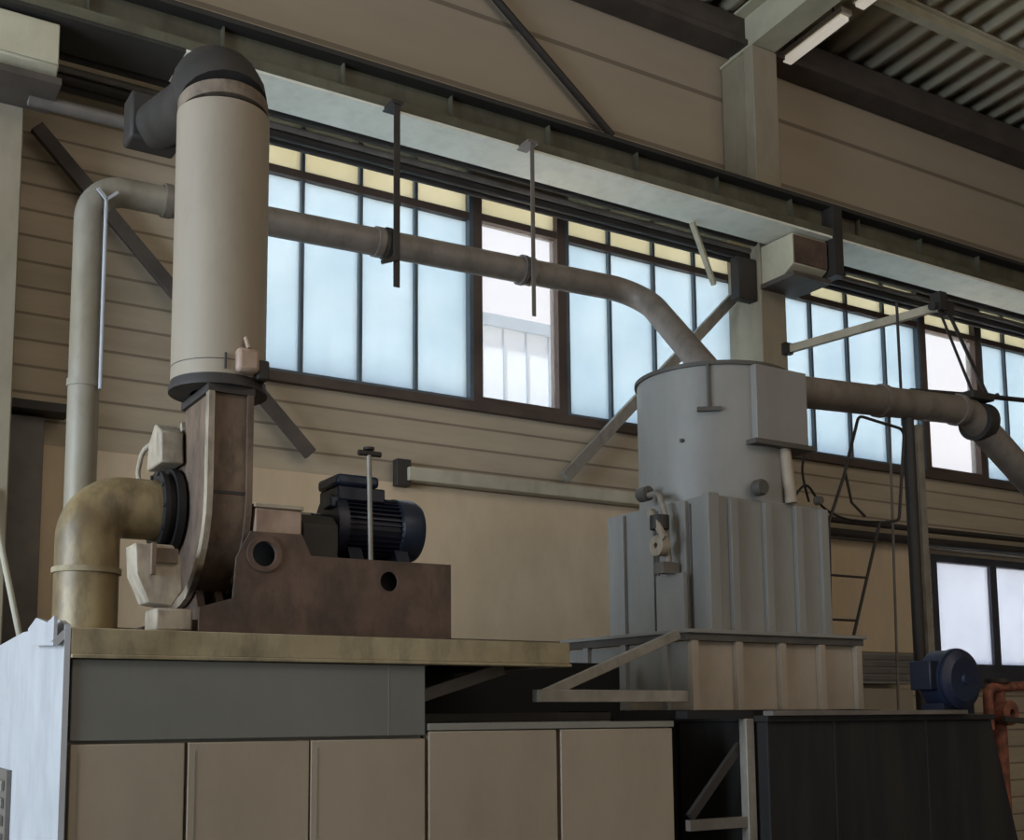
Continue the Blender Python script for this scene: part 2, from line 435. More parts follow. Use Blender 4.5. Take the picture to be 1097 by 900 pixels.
# braces on the wall
tag(MB().bar((6.30, 8.84, 3.86), (8.56, 8.84, 6.06), .11, .06, (0, -1, 0)).build('diagonal_brace', 'steel', bevel=.005),
    'pale diagonal steel brace rising from the wall ledge to the pillar behind the tank', 'brace')
tag(MB().bar((1.42, 8.85, 6.1), (3.70, 8.85, 3.80), .11, .06, (0, -1, 0)).build('diagonal_brace', 'eave', bevel=.005),
    'dark diagonal steel brace on the plank wall behind the tall stack', 'brace')
tag(MB().tube([(5.45, 8.9, 8.66), (7.0, 8.9, 7.5)], .04, 12).build('brace_rod', 'conduit'),
    'dark diagonal rod on the upper wall above the crane girder', 'brace')
tag(MB().box((1.25, 8.70, 3.86), (1.72, 8.94, 3.93)).build('wall_bracket', 'conduit', bevel=.005),
    'dark flat bracket on the left plank wall beside the upright pipe', 'bracket')
tag(MB().box((1.28, 8.83, 0), (1.56, 8.95, 3.84)).build('wall_panel', 'conduit2', bevel=.005),
    'brown grey upright panel against the wall below the flat bracket', 'panel')

# conduits under the girder
for k, (y, z, r, m, lb) in enumerate([
    (8.52, 6.55, .042, 'conduit', 'topmost dark conduit in the bundle under the crane girder'),
    (8.60, 6.48, .028, 'conduit2', 'thin lighter grey conduit in the bundle under the crane girder'),
    (8.66, 6.44, .042, 'conduit', 'thicker dark conduit below the lighter one under the crane girder'),
    (8.74, 6.42, .038, 'conduit', 'innermost dark conduit of the bundle, nearest the window glass')]):
    tag(MB().tube([(1.3 if k else 1.27, y, z), (8.6, y, z), (9.2, y, z - .02), (20, y, z - .02)], r, 12).build('conduit', m), lb, 'conduit', 'conduits under the crane girder')
tag(MB().tube([(1.27, 8.3, 6.02), (2.6, 8.3, 6.02)], .05, 14).build('wall_pipe', 'conduit2'),
    'short grey pipe running from the left pillar to behind the stack top', 'pipe')

# ------------------------------------------------------------------ hangers and long extraction pipe
PY = 8.0
t = thing('extraction_pipe', 'long grey beige extraction pipe crossing the windows and bending down to the tank', 'pipe', (1.66, PY, 2.0))
ZL, ZR = 5.33, 5.46
# three lengths: upright, level, sloping
path_up = rounded([(1.66, PY, 2.03), (1.66, PY, ZL), (2.2, PY, ZL + .01)], .25, 10)
MB().tube(path_up, .105, 24).build('upright_length', 'pipev', t)
MB().tube(rounded([(2.2, PY, ZL + .01), (6.60, PY, ZR), (6.20, 6.64, 4.24)], .3, 8), .11, 24).build('level_length', 'pipe', t)
for xx in (2.2, 3.9, 5.35): 
    MB().lathe([(.106, -.03), (.122, -.03), (.122, .03), (.106, .03)], (xx, PY, ZL + (xx - 1.66) * .0262), 'x', 24).build('coupling', 'pipe', t)
for z in (2.9, 3.9): MB().lathe([(.1, -.025), (.115, -.025), (.115, .025), (.1, .025)], (1.66, PY, z), 'z', 24).build('coupling', 'pipev', t)
tag(MB().tube([(1.745, 7.88, 3.85), (1.745, 7.88, 5.2)], .014, 10).build('thin_pipe', 'white'),
    'thin bright white pipe fixed along the upright pipe', 'pipe')
b = MB(); b.bar((1.745, 7.87, 5.2), (1.68, 7.87, 5.27), .02, .02); b.bar((1.745, 7.87, 5.2), (1.82, 7.87, 5.27), .02, .02)
tag(b.build('pipe_clip', 'white'), 'small white forked clip at the top of the thin white pipe', 'clip')

def hanger(x, y, z0, z1, w, m, label, tilt=0):
    t = thing('hanger_rod', label, 'hanger', (x, y, z0))
    MB().bar((x + tilt, y, z0), (x, y, z1), w, .012, (0, 1, 0)).build('bar', m, t, bevel=.002)
    MB().box((x - .05, y - .02, z1 - .03), (x + .05, y + .16, z1)).build('top_bracket', m, t)
    b = MB(); b.lathe([(.112, -.02), (.13, -.02), (.13, .02), (.112, .02)], (x, PY, ZL + (x - 1.66) * .0262), 'x', 24)
    b.build('pipe_clamp', m, t)
    return t
hanger(3.98, 7.82, 4.97, 6.52, .055, 'conduit', 'dark flat hanger bar hanging in front of the long pipe, the left one')
hanger(5.28, 7.82, 4.96, 6.52, .038, 'conduit2', 'thin grey hanger bar hanging in front of the clear window')
b = MB(); b.bar((3.84, 7.8, 5.14), (3.98, 7.8, 5.2), .03, .03)
tag(b.build('pipe_lug', 'conduit'), 'small dark lug on the pipe beside the dark hanger bar', 'bracket')

# ------------------------------------------------------------------ enclosure, platform
t = thing('steel_cabinet', 'large grey steel enclosure with three beige doors below the fan platform', 'cabinet', (1.94, 6.7, 0))
b = MB(); b.box((1.07, 5.24, 0), (2.81, 8.3, 1.885)); b.build('body', 'greycab', t)
MB().box((1.07, 5.19, 1.53), (2.81, 5.239, 1.885)).build('fascia', 'fascia', t, bevel=.004)
for xa, xb in ((1.075, 1.575), (1.59, 2.18), (2.188, 2.81)):
    d = MB().box((xa, 5.19, .08), (xb, 5.239, 1.515)).build('door', 'door', t, bevel=.005)
    MB().box((xa + .03, 5.187, .12), (xa + .034, 5.19, 1.48)).build('seam', 'greycab', d)
# white side skin with a torn turned edge
b = MB()
b.prism([(5.17, 0), (8.3, 0), (8.3, 2.0), (7.2, 2.02), (6.2, 2.06), (5.75, 2.05), (5.6, 2.08), (5.3, 2.06), (5.17, 2.03)], 'x', 1.03, 1.055)
b.build('white_side_panel', 'white', t)
b = MB(); b.prism([(5.18, 1.94), (5.75, 1.97), (5.8, 2.05), (5.6, 2.09), (5.33, 2.05), (5.18, 2.07)], 'x', .985, 1.0)
b.bar((.99, 5.2, 1.95), (1.04, 5.2, 2.0), .05, .03)
b.build('torn_flap', 'white', t)
v = MB().box((1.005, 6.36, .5), (1.03, 7.2, 1.36)).build('vent_frame', 'conduit2', t)
b = MB()
for k in range(9): b.bar((.996, 6.42, .56 + k*.09), (.996, 7.14, .56 + k*.09), .012, .05)
b.build('louvre', 'greycab', v)
MB().box((2.60, 5.1885, 1.53), (2.604, 5.19, 1.885)).build('fascia_seam', 'greycab', t)

t = thing('fan_platform', 'yellowed steel platform with channel edge carrying the fan', 'platform', (2.4, 6.8, 1.89))
MB().box((1.06, 5.22, 1.98), (3.70, 8.25, 2.02)).build('deck', 'beam', t)
b = MB(); b.box((1.058, 5.17, 1.905), (3.70, 5.21, 2.02)); b.box((1.058, 5.15, 1.888), (3.70, 5.24, 1.905))
b.build('edge_channel', 'beam', t, bevel=.004)
b = MB(); b.box((2.83, 5.3, 1.888), (2.89, 8.2, 1.98)); b.box((3.62, 5.3, 1.888), (3.68, 8.2, 1.98)); b.build('joist', 'conduit2', t)

tag(MB().tube([(1.88, 8.38, 0), (1.14, 8.42, 3.2)], .022, 10).build('leaning_rod', 'pale'),
    'pale thin rod leaning up behind the white side panel at far left', 'rod')

t = thing('low_cabinet', 'lower beige steel cabinet with two doors right of the enclosure', 'cabinet', (3.63, 6.5, 0))
MB().box((2.825, 5.24, 0), (4.44, 7.6, 1.585)).build('body', 'greycab', t)
for xa, xb in ((2.83, 3.62), (3.645, 4.43)):
    d = MB().box((xa, 5.19, .06), (xb, 5.239, 1.55)).build('door', 'door', t, bevel=.006)
b = MB(); b.box((2.825, 5.185, 1.555), (4.44, 5.24, 1.59)); b.build('top_edge', 'greycab', t, bevel=.003)

# frame tubes in the gap
tag(MB().bar((3.62, 5.4, 1.735), (4.72, 5.4, 1.735), .05, .07).build('channel_bar', 'steel', bevel=.004), 'pale level channel in the dark gap above the low cabinet', 'bar')
tag(MB().bar((3.74, 5.5, 1.74), (4.76, 5.5, 2.12), .04, .06).build('diagonal_strut', 'steel', bevel=.004), 'pale slanting strut rising from the gap to the tank flange', 'strut')
tag(MB().bar((2.86, 5.55, 1.70), (3.5, 5.55, 1.89), .05, .07).build('diagonal_strut', 'conduit2', bevel=.004), 'grey slanting strut in the gap under the platform', 'strut')
tag(MB().bar((2.83, 5.62, 1.615), (4.3, 5.62, 1.615), .05, .05).build('level_bar', 'soot', bevel=.004), 'dark level bar low in the gap under the platform', 'bar')
tag(MB().box((2.83, 6.4, 1.59), (5.0, 6.45, 1.975)).build('gap_shade_sheet', 'gap'), 'black sheet added as shade behind the struts in the gap under the platform', 'panel')  # added sheet, its black is the shade of the recess

# ------------------------------------------------------------------ fan
FX0, FX1 = 1.735, 1.93
cy, cz = 5.95, 2.70
t = thing('centrifugal_fan', 'rust brown centrifugal fan with snail casing under the tall stack', 'fan', (1.88, 5.9, 2.02))
out = [(5.42, 3.225)]
for k in range(0, 31):
    a = math.radians(180 + k * 9.2); r = .53 - .11 * k / 30
    out.append((cy + r*math.cos(a), cz + r*math.sin(a)))
out += [(5.84, 3.14), (5.84, 3.225)]
MB().prism(out, 'x', FX0, FX1).build('casing', 'casing', t)
def strip(poly, w, x0, x1):
    b = MB(); n = len(poly); c = V((cy, cz))
    outer = []; inner = []
    for k in range(n):
        p = V(poly[k]); a = V(poly[max(k-1, 0)]); d = V(poly[min(k+1, n-1)])
        tt = (d - a).normalized(); nn = V((tt.y, -tt.x))
        if k < n - 2 and nn.dot(p - c) < 0: nn = -nn
        outer.append(p + nn*w*.5); inner.append(p - nn*w*.5)
    for k in range(n - 1):
        q = [outer[k], outer[k+1], inner[k+1], inner[k]]
        vs = [(x, p.x, p.y) for x in (x0, x1) for p in q]
        b.add(vs, [(0,1,2,3),(7,6,5,4),(0,4,5,1),(1,5,6,2),(2,6,7,3),(3,7,4,0)])
    return b
strip(out[:-1], .05, FX0 - .018, FX0 + .012).build('side_flange', 'flange', t)
strip(out[:-1], .05, FX1 - .012, FX1 + .018).build('side_flange', 'casing', t)
MB().box((FX0 - .002, 5.415, 2.72), (FX1 + .002, 5.42, 2.735)).build('wrap_seam', 'soot', t)
MB().lathe([(.16, -.10), (.21, -.10), (.21, -.075), (.185, -.075), (.185, -.04), (.225, -.04), (.225, 0), (.16, 0)], (FX0 - .018, cy, cz), 'x', 32).build('inlet_flange', 'black', t)
for k in range(10):
    a = 2*math.pi*k/10; MB().lathe([(.012, -.112), (.012, -.1)], (FX0 - .018, cy + .195*math.cos(a), cz + .195*math.sin(a)), 'x', 8).build('bolt', 'soot', t)
b = MB(); b.prism([(5.55, 2.02), (6.35, 2.02), (6.2, 2.32), (5.72, 2.32)], 'x', 1.76, 1.80); b.prism([(5.55, 2.02), (6.35, 2.02), (6.2, 2.32), (5.72, 2.32)], 'x', 1.86, 1.90)
b.box((1.6, 5.5, 2.037), (1.85, 6.4, 2.10)); b.build('fan_foot', 'rust', t)
# guide vane box and pale bracket at the inlet
b = MB(); b.prism([(1.39, 2.45), (1.57, 2.45), (1.61, 2.39), (1.62, 2.23), (1.57, 2.155), (1.46, 2.17), (1.40, 2.3)], 'y', 5.44, 5.62)
br = b.build('inlet_bracket', 'flange', t, bevel=.006)
b = MB(); b.box((1.48, 5.42, 2.36), (1.59, 5.44, 2.43)); b.box((1.46, 5.40, 2.30), (1.48, 5.445, 2.45)); b.build('bracket_plate', 'casing', br)
b = MB(); b.box((1.49, 5.42, 2.037), (1.67, 5.62, 2.145)); b.build('pale_foot', 'flange', t, bevel=.012)
# belt / vane actuator on top of the casing, behind
b = MB(); b.prism([(5.80, 2.93), (6.08, 2.93), (6.05, 3.08), (5.94, 3.16), (5.82, 3.10)], 'x', 1.60, 1.72); b.build('vane_actuator', 'flange', t, bevel=.01)
b = MB(); b.tube(rounded([(1.64, 6.1, 2.84), (1.60, 6.28, 2.92), (1.62, 6.25, 3.08), (1.70, 6.0, 3.14)], .08), .014, 10); b.build('actuator_cable', 'flange', t)

# inlet elbow
t = thing('inlet_elbow_duct', 'yellowed bent duct rising from the platform into the fan side', 'duct', (1.28, cy, 2.02))
p = rounded([(1.28, cy, 2.03), (1.28, cy, cz), (1.64, cy, cz)], .34, 12)
MB().tube(p, .158, 28).build('elbow', 'yellow', t)
MB().lathe([(.157, -.014), (.17, -.014), (.17, .014), (.157, .014)], (1.28, cy, 2.36), 'z', 28).build('collar', 'beam', t)
MB().lathe([(.158, 0), (.2, 0), (.2, .03), (.158, .03)], (1.28, cy, 2.025), 'z', 28).build('base_flange', 'beam', t)

# stack
SX, SY = 1.835, 5.62
t = thing('exhaust_stack', 'tall wide warm grey exhaust stack standing on the fan outlet', 'stack', (SX, SY, 3.28))
MB().lathe([(.24, 3.31), (.24, 4.76), (.225, 4.76), (.225, 3.31)], (SX, SY, 0), 'z', 48).build('tube', 'stack', t)
MB().lathe([(.14, 3.265), (.25, 3.265), (.25, 3.29), (.242, 3.31), (.242, 3.32), (.14, 3.32)], (SX, SY, 0), 'z', 48).build('bottom_flange', 'soot', t)
MB().lathe([(.241, 3.39), (.2415, 3.39), (.2415, 3.394), (.241, 3.394)], (SX, SY, 0), 'z', 48).build('seam', 'soot', t)
b = MB(); b.box((1.84, 5.33, 3.33), (1.955, 5.44, 3.45)); a = b.build('damper_box', 'redprimer', t, bevel=.02)
MB().tube([(1.90, 5.35, 3.45), (1.89, 5.37, 3.51)], .012, 8).build('lever', 'redprimer', a)
b = MB(); b.box((1.955, 5.37, 3.31), (2.02, 5.5, 3.41)); b.build('hinge_block', 'soot', t, bevel=.01)
b = MB(); b.tube([(1.79, 5.375, 3.34), (1.79, 5.375, 3.42)], .006, 8); b.build('weld_pin', 'soot', t)
MB().box((1.715, 5.40, 3.225), (1.955, 5.86, 3.264)).build('outlet_flange', 'soot', t)
# lobster-back elbow and duct to the wall
c = V((SX, SY, 4.76))
el = [c]; R_ = .27
for k in range(1, 6):
    a = math.radians(16 * k); el.append(V((SX, SY + R_*(1 - math.cos(a)), 4.76 + R_*math.sin(a))))
MB().tube([el[0], el[1]], [.235, .235], 40).build('elbow_base', 'sootb', t)
MB().tube(el[1:], [.235, .235, .23, .225, .22], 20).build('elbow', 'soot', t)
q = el[-1]
MB().tube([q, (SX, 6.15, 5.10), (SX, 7.0, 5.36)], [.22, .16, .14], 32).build('outlet_duct', 'soot', t)
MB().box((SX - .17, 6.92, 5.22), (SX + .15, 7.12, 5.53)).build('duct_damper', 'soot', t, bevel=.02)

# fan base frame: rusty channel with round holes
t = thing('fan_base_frame', 'rusty brown base frame with two round holes under the blue motor', 'frame', (2.5, 5.75, 2.03))
poly = [(3.06, 2.035), (3.06, 2.435), (2.25, 2.43), (2.2, 2.535), (1.93, 2.535), (1.86, 2.4), (1.845, 2.2), (1.68, 2.15), (1.68, 2.035)]
MB().prism(poly, 'y', 5.36, 5.375, [circle((2.0, 2.425), .062), circle((2.69, 2.325), .052)]).build('front_plate', 'rust', t)
MB().prism(poly, 'y', 6.1, 6.115).build('back_plate', 'rust', t)
b = MB(); b.box((3.045, 5.375, 2.035), (3.06, 6.1, 2.435)); b.build('end_plate', 'rust', t)
b = MB(); b.box((2.25, 5.375, 2.42), (3.045, 6.1, 2.434)); b.box((1.955, 5.375, 2.52), (2.2, 6.1, 2.534))
b.box((2.2, 5.375, 2.42), (2.25, 6.1, 2.434)); b.build('top_plate', 'casing', t)
MB().lathe([(.063, -.012), (.09, -.012), (.09, 0), (.063, 0)], (2.0, 5.36, 2.425), 'y', 28).build('hole_collar', 'rust', t)
MB().box((1.62, 5.36, 2.025), (3.08, 6.12, 2.036)).build('foot_plate', 'soot', t)
b = MB(); b.box((1.88, 5.43, 2.04), (3.03, 5.45, 2.41)); b.box((1.935, 5.43, 2.41), (2.195, 5.45, 2.515)); b.build('hole_shade_sheet', 'gap', t)  # added black sheet so the holes look shaded inside
# bearing block & guard
t = thing('bearing_block', 'pale pillow block bearing on the rusty base between fan and motor', 'bearing', (2.1, 5.7, 2.535))
MB().box((1.965, 5.40, 2.535), (2.215, 5.95, 2.665)).build('block', 'redprimer', t, bevel=.01)
MB().box((1.958, 5.39, 2.665), (2.22, 5.96, 2.685)).build('cover', 'flange', t, bevel=.004)
MB().tube([(2.02, 5.75, 2.69), (2.46, 5.75, 2.69)], .035, 16).build('shaft', 'steel', t)
t = tag(MB().prism([(5.5, 2.435), (6.0, 2.435), (6.0, 2.62), (5.93, 2.68), (5.57, 2.68), (5.5, 2.62)], 'x', 2.262, 2.46).build('coupling_guard', 'soot', bevel=.006),
        'dark sheet coupling guard between bearing block and blue motor', 'guard')
# motor
MYC, MZC, MR = 5.72, 2.655, .165
t = thing('electric_motor', 'dark blue electric motor with terminal box on the rusty base frame', 'motor', (2.78, MYC, 2.435))
MB().lathe([(0, 2.40), (.06, 2.40), (.06, 2.49), (.17, 2.49), (.178, 2.51), (.178, 2.55), (.15, 2.555), (.15, 2.90), (.0, 2.91)], (0, MYC, MZC), 'x', 40).build('body', 'navy', t)
b = MB()
for k in range(36):
    a = 2*math.pi*k/36
    p0 = V((0, math.cos(a), math.sin(a)))
    b.bar(V((2.55, MYC, MZC)) + p0*.158, V((2.88, MYC, MZC)) + p0*.158, .006, .03, tuple(p0))
b.build('cooling_fin', 'navy', t)['kind'] = 'stuff'
MB().lathe([(.165, 2.87), (.178, 2.88), (.178, 2.985), (.165, 3.015), (.13, 3.03), (.0, 3.03)], (0, MYC, MZC), 'x', 40).build('fan_cowl', 'navy2', t)
MB().lathe([(.03, 3.03), (.11, 3.03), (.11, 3.034), (.03, 3.034)], (0, MYC, MZC), 'x', 30).build('cowl_grille', 'black', t)
b = MB(); b.box((2.50, MYC - .13, 2.78), (2.78, MYC + .13, 2.86)); tb = b.build('terminal_box', 'navy', t, bevel=.01)
MB().box((2.49, MYC - .14, 2.86), (2.74, MYC + .14, 2.925)).build('terminal_lid', 'navy2', tb, bevel=.02)
MB().box((2.46, MYC - .12, 2.74), (2.56, MYC + .0, 2.80)).build('lifting_lug', 'navy2', t, bevel=.01)
for xa in (2.56, 2.84):
    MB().prism([(MYC - .17, 2.436), (MYC + .17, 2.436), (MYC + .12, 2.53), (MYC - .12, 2.53)], 'x', xa, xa + .08).build('motor_foot', 'navy', t)
t = thing('tap_pipe', 'thin grey pipe with a small tap standing in front of the motor', 'pipe', (2.75, 5.45, 2.436))
MB().tube([(2.635, 5.47, 2.437), (2.625, 5.47, 2.86), (2.62, 5.47, 3.02)], .014, 10).build('riser', 'steel', t)
b = MB(); b.tube([(2.56, 5.47, 3.02), (2.69, 5.47, 3.02)], .016, 10); b.lathe([(.03, 0), (.03, .012)], (2.62, 5.47, 3.04), 'z', 14); b.build('tap', 'conduit', t)
tag(MB().box((4.52, 8.86, 3.62), (4.66, 8.95, 3.86)).build('beam_end_bracket', 'conduit', bevel=.006), 'small dark bracket at the left end of the pale wall ledge', 'bracket')

# ------------------------------------------------------------------ filter tank
t = thing('filter_tank', 'pale blue grey dust filter tank, round drum on a square ribbed hopper', 'tank', (6.0, 6.5, 1.65))
TX, TY, TR = 6.12, 6.6, .58
MB().lathe([(TR, 3.10), (TR, 4.17), (.52, 4.19), (.0, 4.23)], (TX, TY, 0), 'z', 64).build('drum', 'tank', t)
MB().lathe([(TR - .005, 4.165), (TR + .018, 4.165), (TR + .018, 4.195), (TR - .005, 4.195)], (TX, TY, 0), 'z', 64).build('rim', 'tankd', t)
MB().lathe([(.17, 4.2), (.24, 4.2), (.24, 4.235), (.17, 4.27), (.15, 4.31), (.115, 4.31)], (6.19, TY + .02, 0), 'z', 32).build('lid_collar', 'pipe', t)
# square hopper with shoulders under the drum
HX0, HX1, HY0, HY1 = 5.52, 6.65, 6.02, 7.18
MB().box((HX0, HY0, 2.19), (HX1, HY1, 3.16)).build('hopper', 'tank', t, bevel=.008)
def rib(m, a, bb): MB().box(a, bb).build('rib', m, t, bevel=.004)
rib('tank', (HX0 - .03, HY0 - .03, 2.2), (HX0 + .07, HY0 + .03, 3.17))
for xx in (5.73, 6.06, 6.37): rib('tank', (xx - .035, HY0 - .035, 2.2), (xx + .035, HY0, 3.14))
rib('tank', (HX1 - .05, HY0 - .03, 2.2), (HX1 + .03, HY0 + .04, 3.14))
for yy in (6.26, 6.62, 6.97): rib('tank', (HX0 - .035, yy - .03, 2.2), (HX0, yy + .03, 3.14))
b = MB()
for xx in (5.775, 6.105, 6.415): b.box((xx - .008, HY0 - .006, 2.2), (xx + .008, HY0, 3.12))
for yy in (6.21, 6.57): b.box((HX0 - .006, yy - .008, 2.2), (HX0, yy + .008, 3.12))
b.build('seam', 'tankd', t)
# flange and skirt
b = MB(); b.box((5.13, 5.84, 2.165), (6.87, 7.3, 2.19)); b.build('base_flange', 'tank', t, bevel=.003)
MB().box((5.15, 5.86, 2.115), (6.85, 7.28, 2.165)).build('flange_gasket', 'tankd', t)
MB().box((5.19, 5.9, 1.65), (6.83, 7.25, 2.115)).build('skirt', 'skirt', t, bevel=.004)
for xx in (5.22, 5.62, 6.03, 6.42, 6.80): MB().box((xx - .03, 5.86, 1.65), (xx + .03, 5.9, 2.115)).build('skirt_rib', 'skirt', t, bevel=.003)
for yy in (6.1, 6.55, 7.0): MB().box((5.15, yy - .03, 1.65), (5.19, yy + .03, 2.115)).build('skirt_rib', 'tank', t, bevel=.003)
MB().box((5.185, 5.905, 1.72), (5.192, 7.25, 2.1)).build('skirt_side', 'tank', t)
# tangential inlet box on the drum
b = MB(); b.box((5.98, 5.985, 3.60), (6.50, 6.5, 4.165)); ib = b.build('inlet_box', 'tank', t, bevel=.006)
MB().box((5.93, 5.95, 3.565), (6.53, 6.5, 3.60)).build('inlet_flange', 'tankd', ib)  # dark plate painting the shadow under the inlet box
MB().tube([(6.31, 6.0, 3.16), (6.29, 6.03, 3.57)], .045, 14).build('drain_pipe', 'skirt', t)
b = MB(); b.lathe([(.05, 5.93), (.06, 5.95), (.06, 6.0)], (5.97, 0, 3.24), 'y', 18); b.build('sight_glass', 'tankd', t)
b = MB(); b.lathe([(.03, 5.95), (.035, 6.0)], (6.57, 0, 3.2), 'y', 14); b.build('bung', 'tankd', t)
a = math.radians(225); px, py = TX + (TR+.02)*math.cos(a), TY + (TR+.02)*math.sin(a)
b = MB(); b.tube([(px, py, 3.83), (px, py, 4.17)], .012, 8); lt = b.build('latch_rod', 'tankd', t)
MB().bar((px - .07, py + .05, 3.83), (px + .07, py - .05, 3.83), .04, .03).build('latch_plate', 'tankd', lt)
a = math.radians(205); px, py = TX + TR*math.cos(a), TY + TR*math.sin(a)
MB().lathe([(.015, -.02), (.015, .02)], (px, py, 3.62), 'x', 10).build('stud', 'tankd', t)
# valves on the left side
t = thing('valve_cluster', 'small dark pipe valves on the left side of the tank', 'valve', (5.40, 6.35, 2.6))
b = MB(); b.tube(rounded([(5.41, 6.62, 3.23), (5.41, 6.42, 3.22), (5.41, 6.36, 3.05), (5.41, 6.33, 2.68)], .06), .024, 12); b.build('pipe_run', 'steel', t)
MB().lathe([(.02, -.05), (.055, -.045), (.055, .045), (.02, .05)], (5.41, 6.58, 3.24), 'y', 18).build('valve_body', 'tankd', t)
MB().lathe([(.02, -.06), (.07, -.05), (.07, .05), (.02, .06)], (5.35, 6.35, 2.99), 'z', 18).build('valve_body', 'conduit', t)
MB().lathe([(.02, -.04), (.075, -.035), (.075, .035), (.02, .04)], (5.34, 6.34, 2.82), 'x', 18).build('gauge', 'flange', t)
b = MB(); b.bar((5.30, 6.40, 3.08), (5.30, 6.24, 2.86), .02, .05); b.build('valve_handle', 'flange', t)
MB().box((5.32, 6.28, 2.62), (5.465, 6.38, 2.70)).build('mount_plate', 'conduit2', t)
MB().box((5.43, 6.2, 2.2), (5.46, 6.5, 2.62)).build('drip_tray', 'tank', t)

# ------------------------------------------------------------------ right-hand extraction pipe and its supports
t = thing('branch_pipe', 'grey pipe leaving the right side of the tank and bending down to the right', 'pipe', (8, 6.3, 4.0))
MB().tube(rounded([(6.42, 6.3, 4.12), (8.82, 6.3, 4.25), (10.6, 6.3, 3.1)], .2, 8), .125, 24).build('pipe_run', 'pipe', t)
for x_, z_ in ((6.62, 4.131), (7.7, 4.19), (8.68, 4.243)): MB().lathe([(.12, -.025), (.14, -.025), (.14, .025), (.12, .025)], (x_, 6.3, z_), 'x', 24).build('coupling', 'pipe', t)
b = MB(); b.lathe([(.12, -.06), (.17, -.06), (.17, .06), (.12, .06)], (8.98, 6.3, 4.17), 'x', 24); b.build('elbow_flange', 'soot', t)
b = MB(); b.box((8.72, 6.16, 4.33), (9.02, 6.3, 4.40)); b.build('damper', 'conduit', t, bevel=.01)
MB().tube([(9.02, 6.25, 4.36), (9.15, 6.22, 4.42)], .02, 10).build('damper_handle', 'conduit', t)

tag(MB().tube([(8.03, 6.3, 0), (8.03, 6.3, 4.08)], .048, 14).build('support_post', 'conduit'), 'dark upright post under the right pipe bend', 'post')
tag(MB().bar((8.19, 6.34, 0), (8.19, 6.34, 4.05), .07, .07).build('support_post', 'steel', bevel=.004), 'paler square post just right of the dark post', 'post')
tag(MB().tube([(7.82, 6.4, 0), (7.90, 6.38, 4.1)], .011, 10).build('cable_riser', 'conduit2'), 'thin upright grey riser left of the dark post', 'pipe')
t = thing('jib_arm', 'pale jib arm sloping up to the right from the pillar corner', 'arm', (8.95, 8.4, 5.4))
MB().bar((8.92, 8.42, 5.42), (9.70, 7.2, 5.63), .06, .085).build('arm', 'pale', t, bevel=.005)
MB().box((8.84, 8.40, 5.36), (8.95, 8.46, 5.48)).build('wall_plate', 'conduit', t)
b = MB(); b.tube([(9.62, 7.2, 5.63), (9.85, 7.2, 5.66)], .045, 12); b.box((9.68, 7.14, 5.6), (9.78, 7.26, 5.78)); b.box((9.8, 7.15, 5.56), (9.9, 7.25, 5.7)); b.build('head', 'conduit', t)
for p0, p1, r, lb in (((9.74, 7.2, 5.6), (9.0, 6.33, 4.36), .014, 'leftmost of the two thin dark rods hanging from the jib arm head'),
                      ((9.86, 7.18, 5.58), (9.10, 6.28, 4.40), .018, 'rightmost of the two thin dark rods hanging from the jib arm head'),):
    tag(MB().tube([p0, p1], r, 8).build('suspension_rod', 'conduit'), lb, 'rod', 'suspension rods of the jib arm')
tag(MB().tube([(9.10, 7.2, 5.57), (9.10, 7.2, 4.35)], .014, 8).build('drop_rod', 'conduit'), 'thin dark vertical rod hanging from the middle of the jib arm', 'rod')
tag(MB().tube([(8.11, 6.32, 4.34), (9.1, 6.3, 4.42), (11.2, 6.4, 4.6)], .022, 10).build('level_rod', 'conduit'), 'thin dark level bar passing right across the windows above the bent pipe', 'rod')

# access ladder with hoop beside the tank
t = thing('access_ladder', 'thin dark access ladder with hoop rails beside the tank', 'ladder', (7.3, 6.3, 1.65))
MB().tube([(6.98, 6.3, 1.70), (7.03, 6.3, 3.12)], .013, 8).build('rail', 'conduit', t)
MB().tube([(7.22, 6.3, 1.70), (7.26, 6.3, 2.24), (7.62, 6.3, 3.16)], .013, 8).build('rail', 'conduit', t)
for z, xa, xb in ((1.95, 6.99, 7.23), (2.35, 7.0, 7.30), (2.70, 7.01, 7.44), (3.0, 7.02, 7.55)):
    MB().tube([(xa, 6.3, z), (xb, 6.3, z)], .010, 8).build('rung', 'conduit', t)
MB().tube(rounded([(7.03, 6.3, 3.12), (7.22, 6.3, 3.5), (7.43, 6.3, 4.03), (7.98, 6.3, 3.98), (7.86, 6.3, 3.2), (7.62, 6.3, 3.16)], .06, 5), .013, 8).build('hoop', 'conduit', t)
MB().tube([(7.24, 6.3, 3.55), (7.3, 6.3, 3.3), (7.45, 6.3, 3.2)], .011, 8).build('stay', 'conduit', t)
def cable(pts, r, lb, m='black'):
    P = [V(p) for p in pts]; out = []
    for i in range(len(P) - 1):
        p0 = P[max(i-1, 0)]; p1 = P[i]; p2 = P[i+1]; p3 = P[min(i+2, len(P)-1)]
        for k in range(8):
            f = k / 8
            out.append(.5*((2*p1) + (p2-p0)*f + (2*p0-5*p1+4*p2-p3)*f*f + (3*p1-p0-3*p2+p3)*f**3))
    out.append(P[-1])
    tag(MB().tube(out, r, 8).build('cable', m), lb, 'cable')
cable([(6.72, 6.4, 3.25), (6.9, 6.4, 3.42), (7.1, 6.4, 3.25), (7.4, 6.4, 3.18), (7.85, 6.4, 3.2)], .010, 'thin black cable sagging from the tank to the ladder')
cable([(6.95, 6.45, 4.05), (6.98, 6.45, 3.8), (6.92, 6.45, 3.55), (6.98, 6.45, 3.3)], .010, 'thin black cable hanging below the right pipe next to the tank')
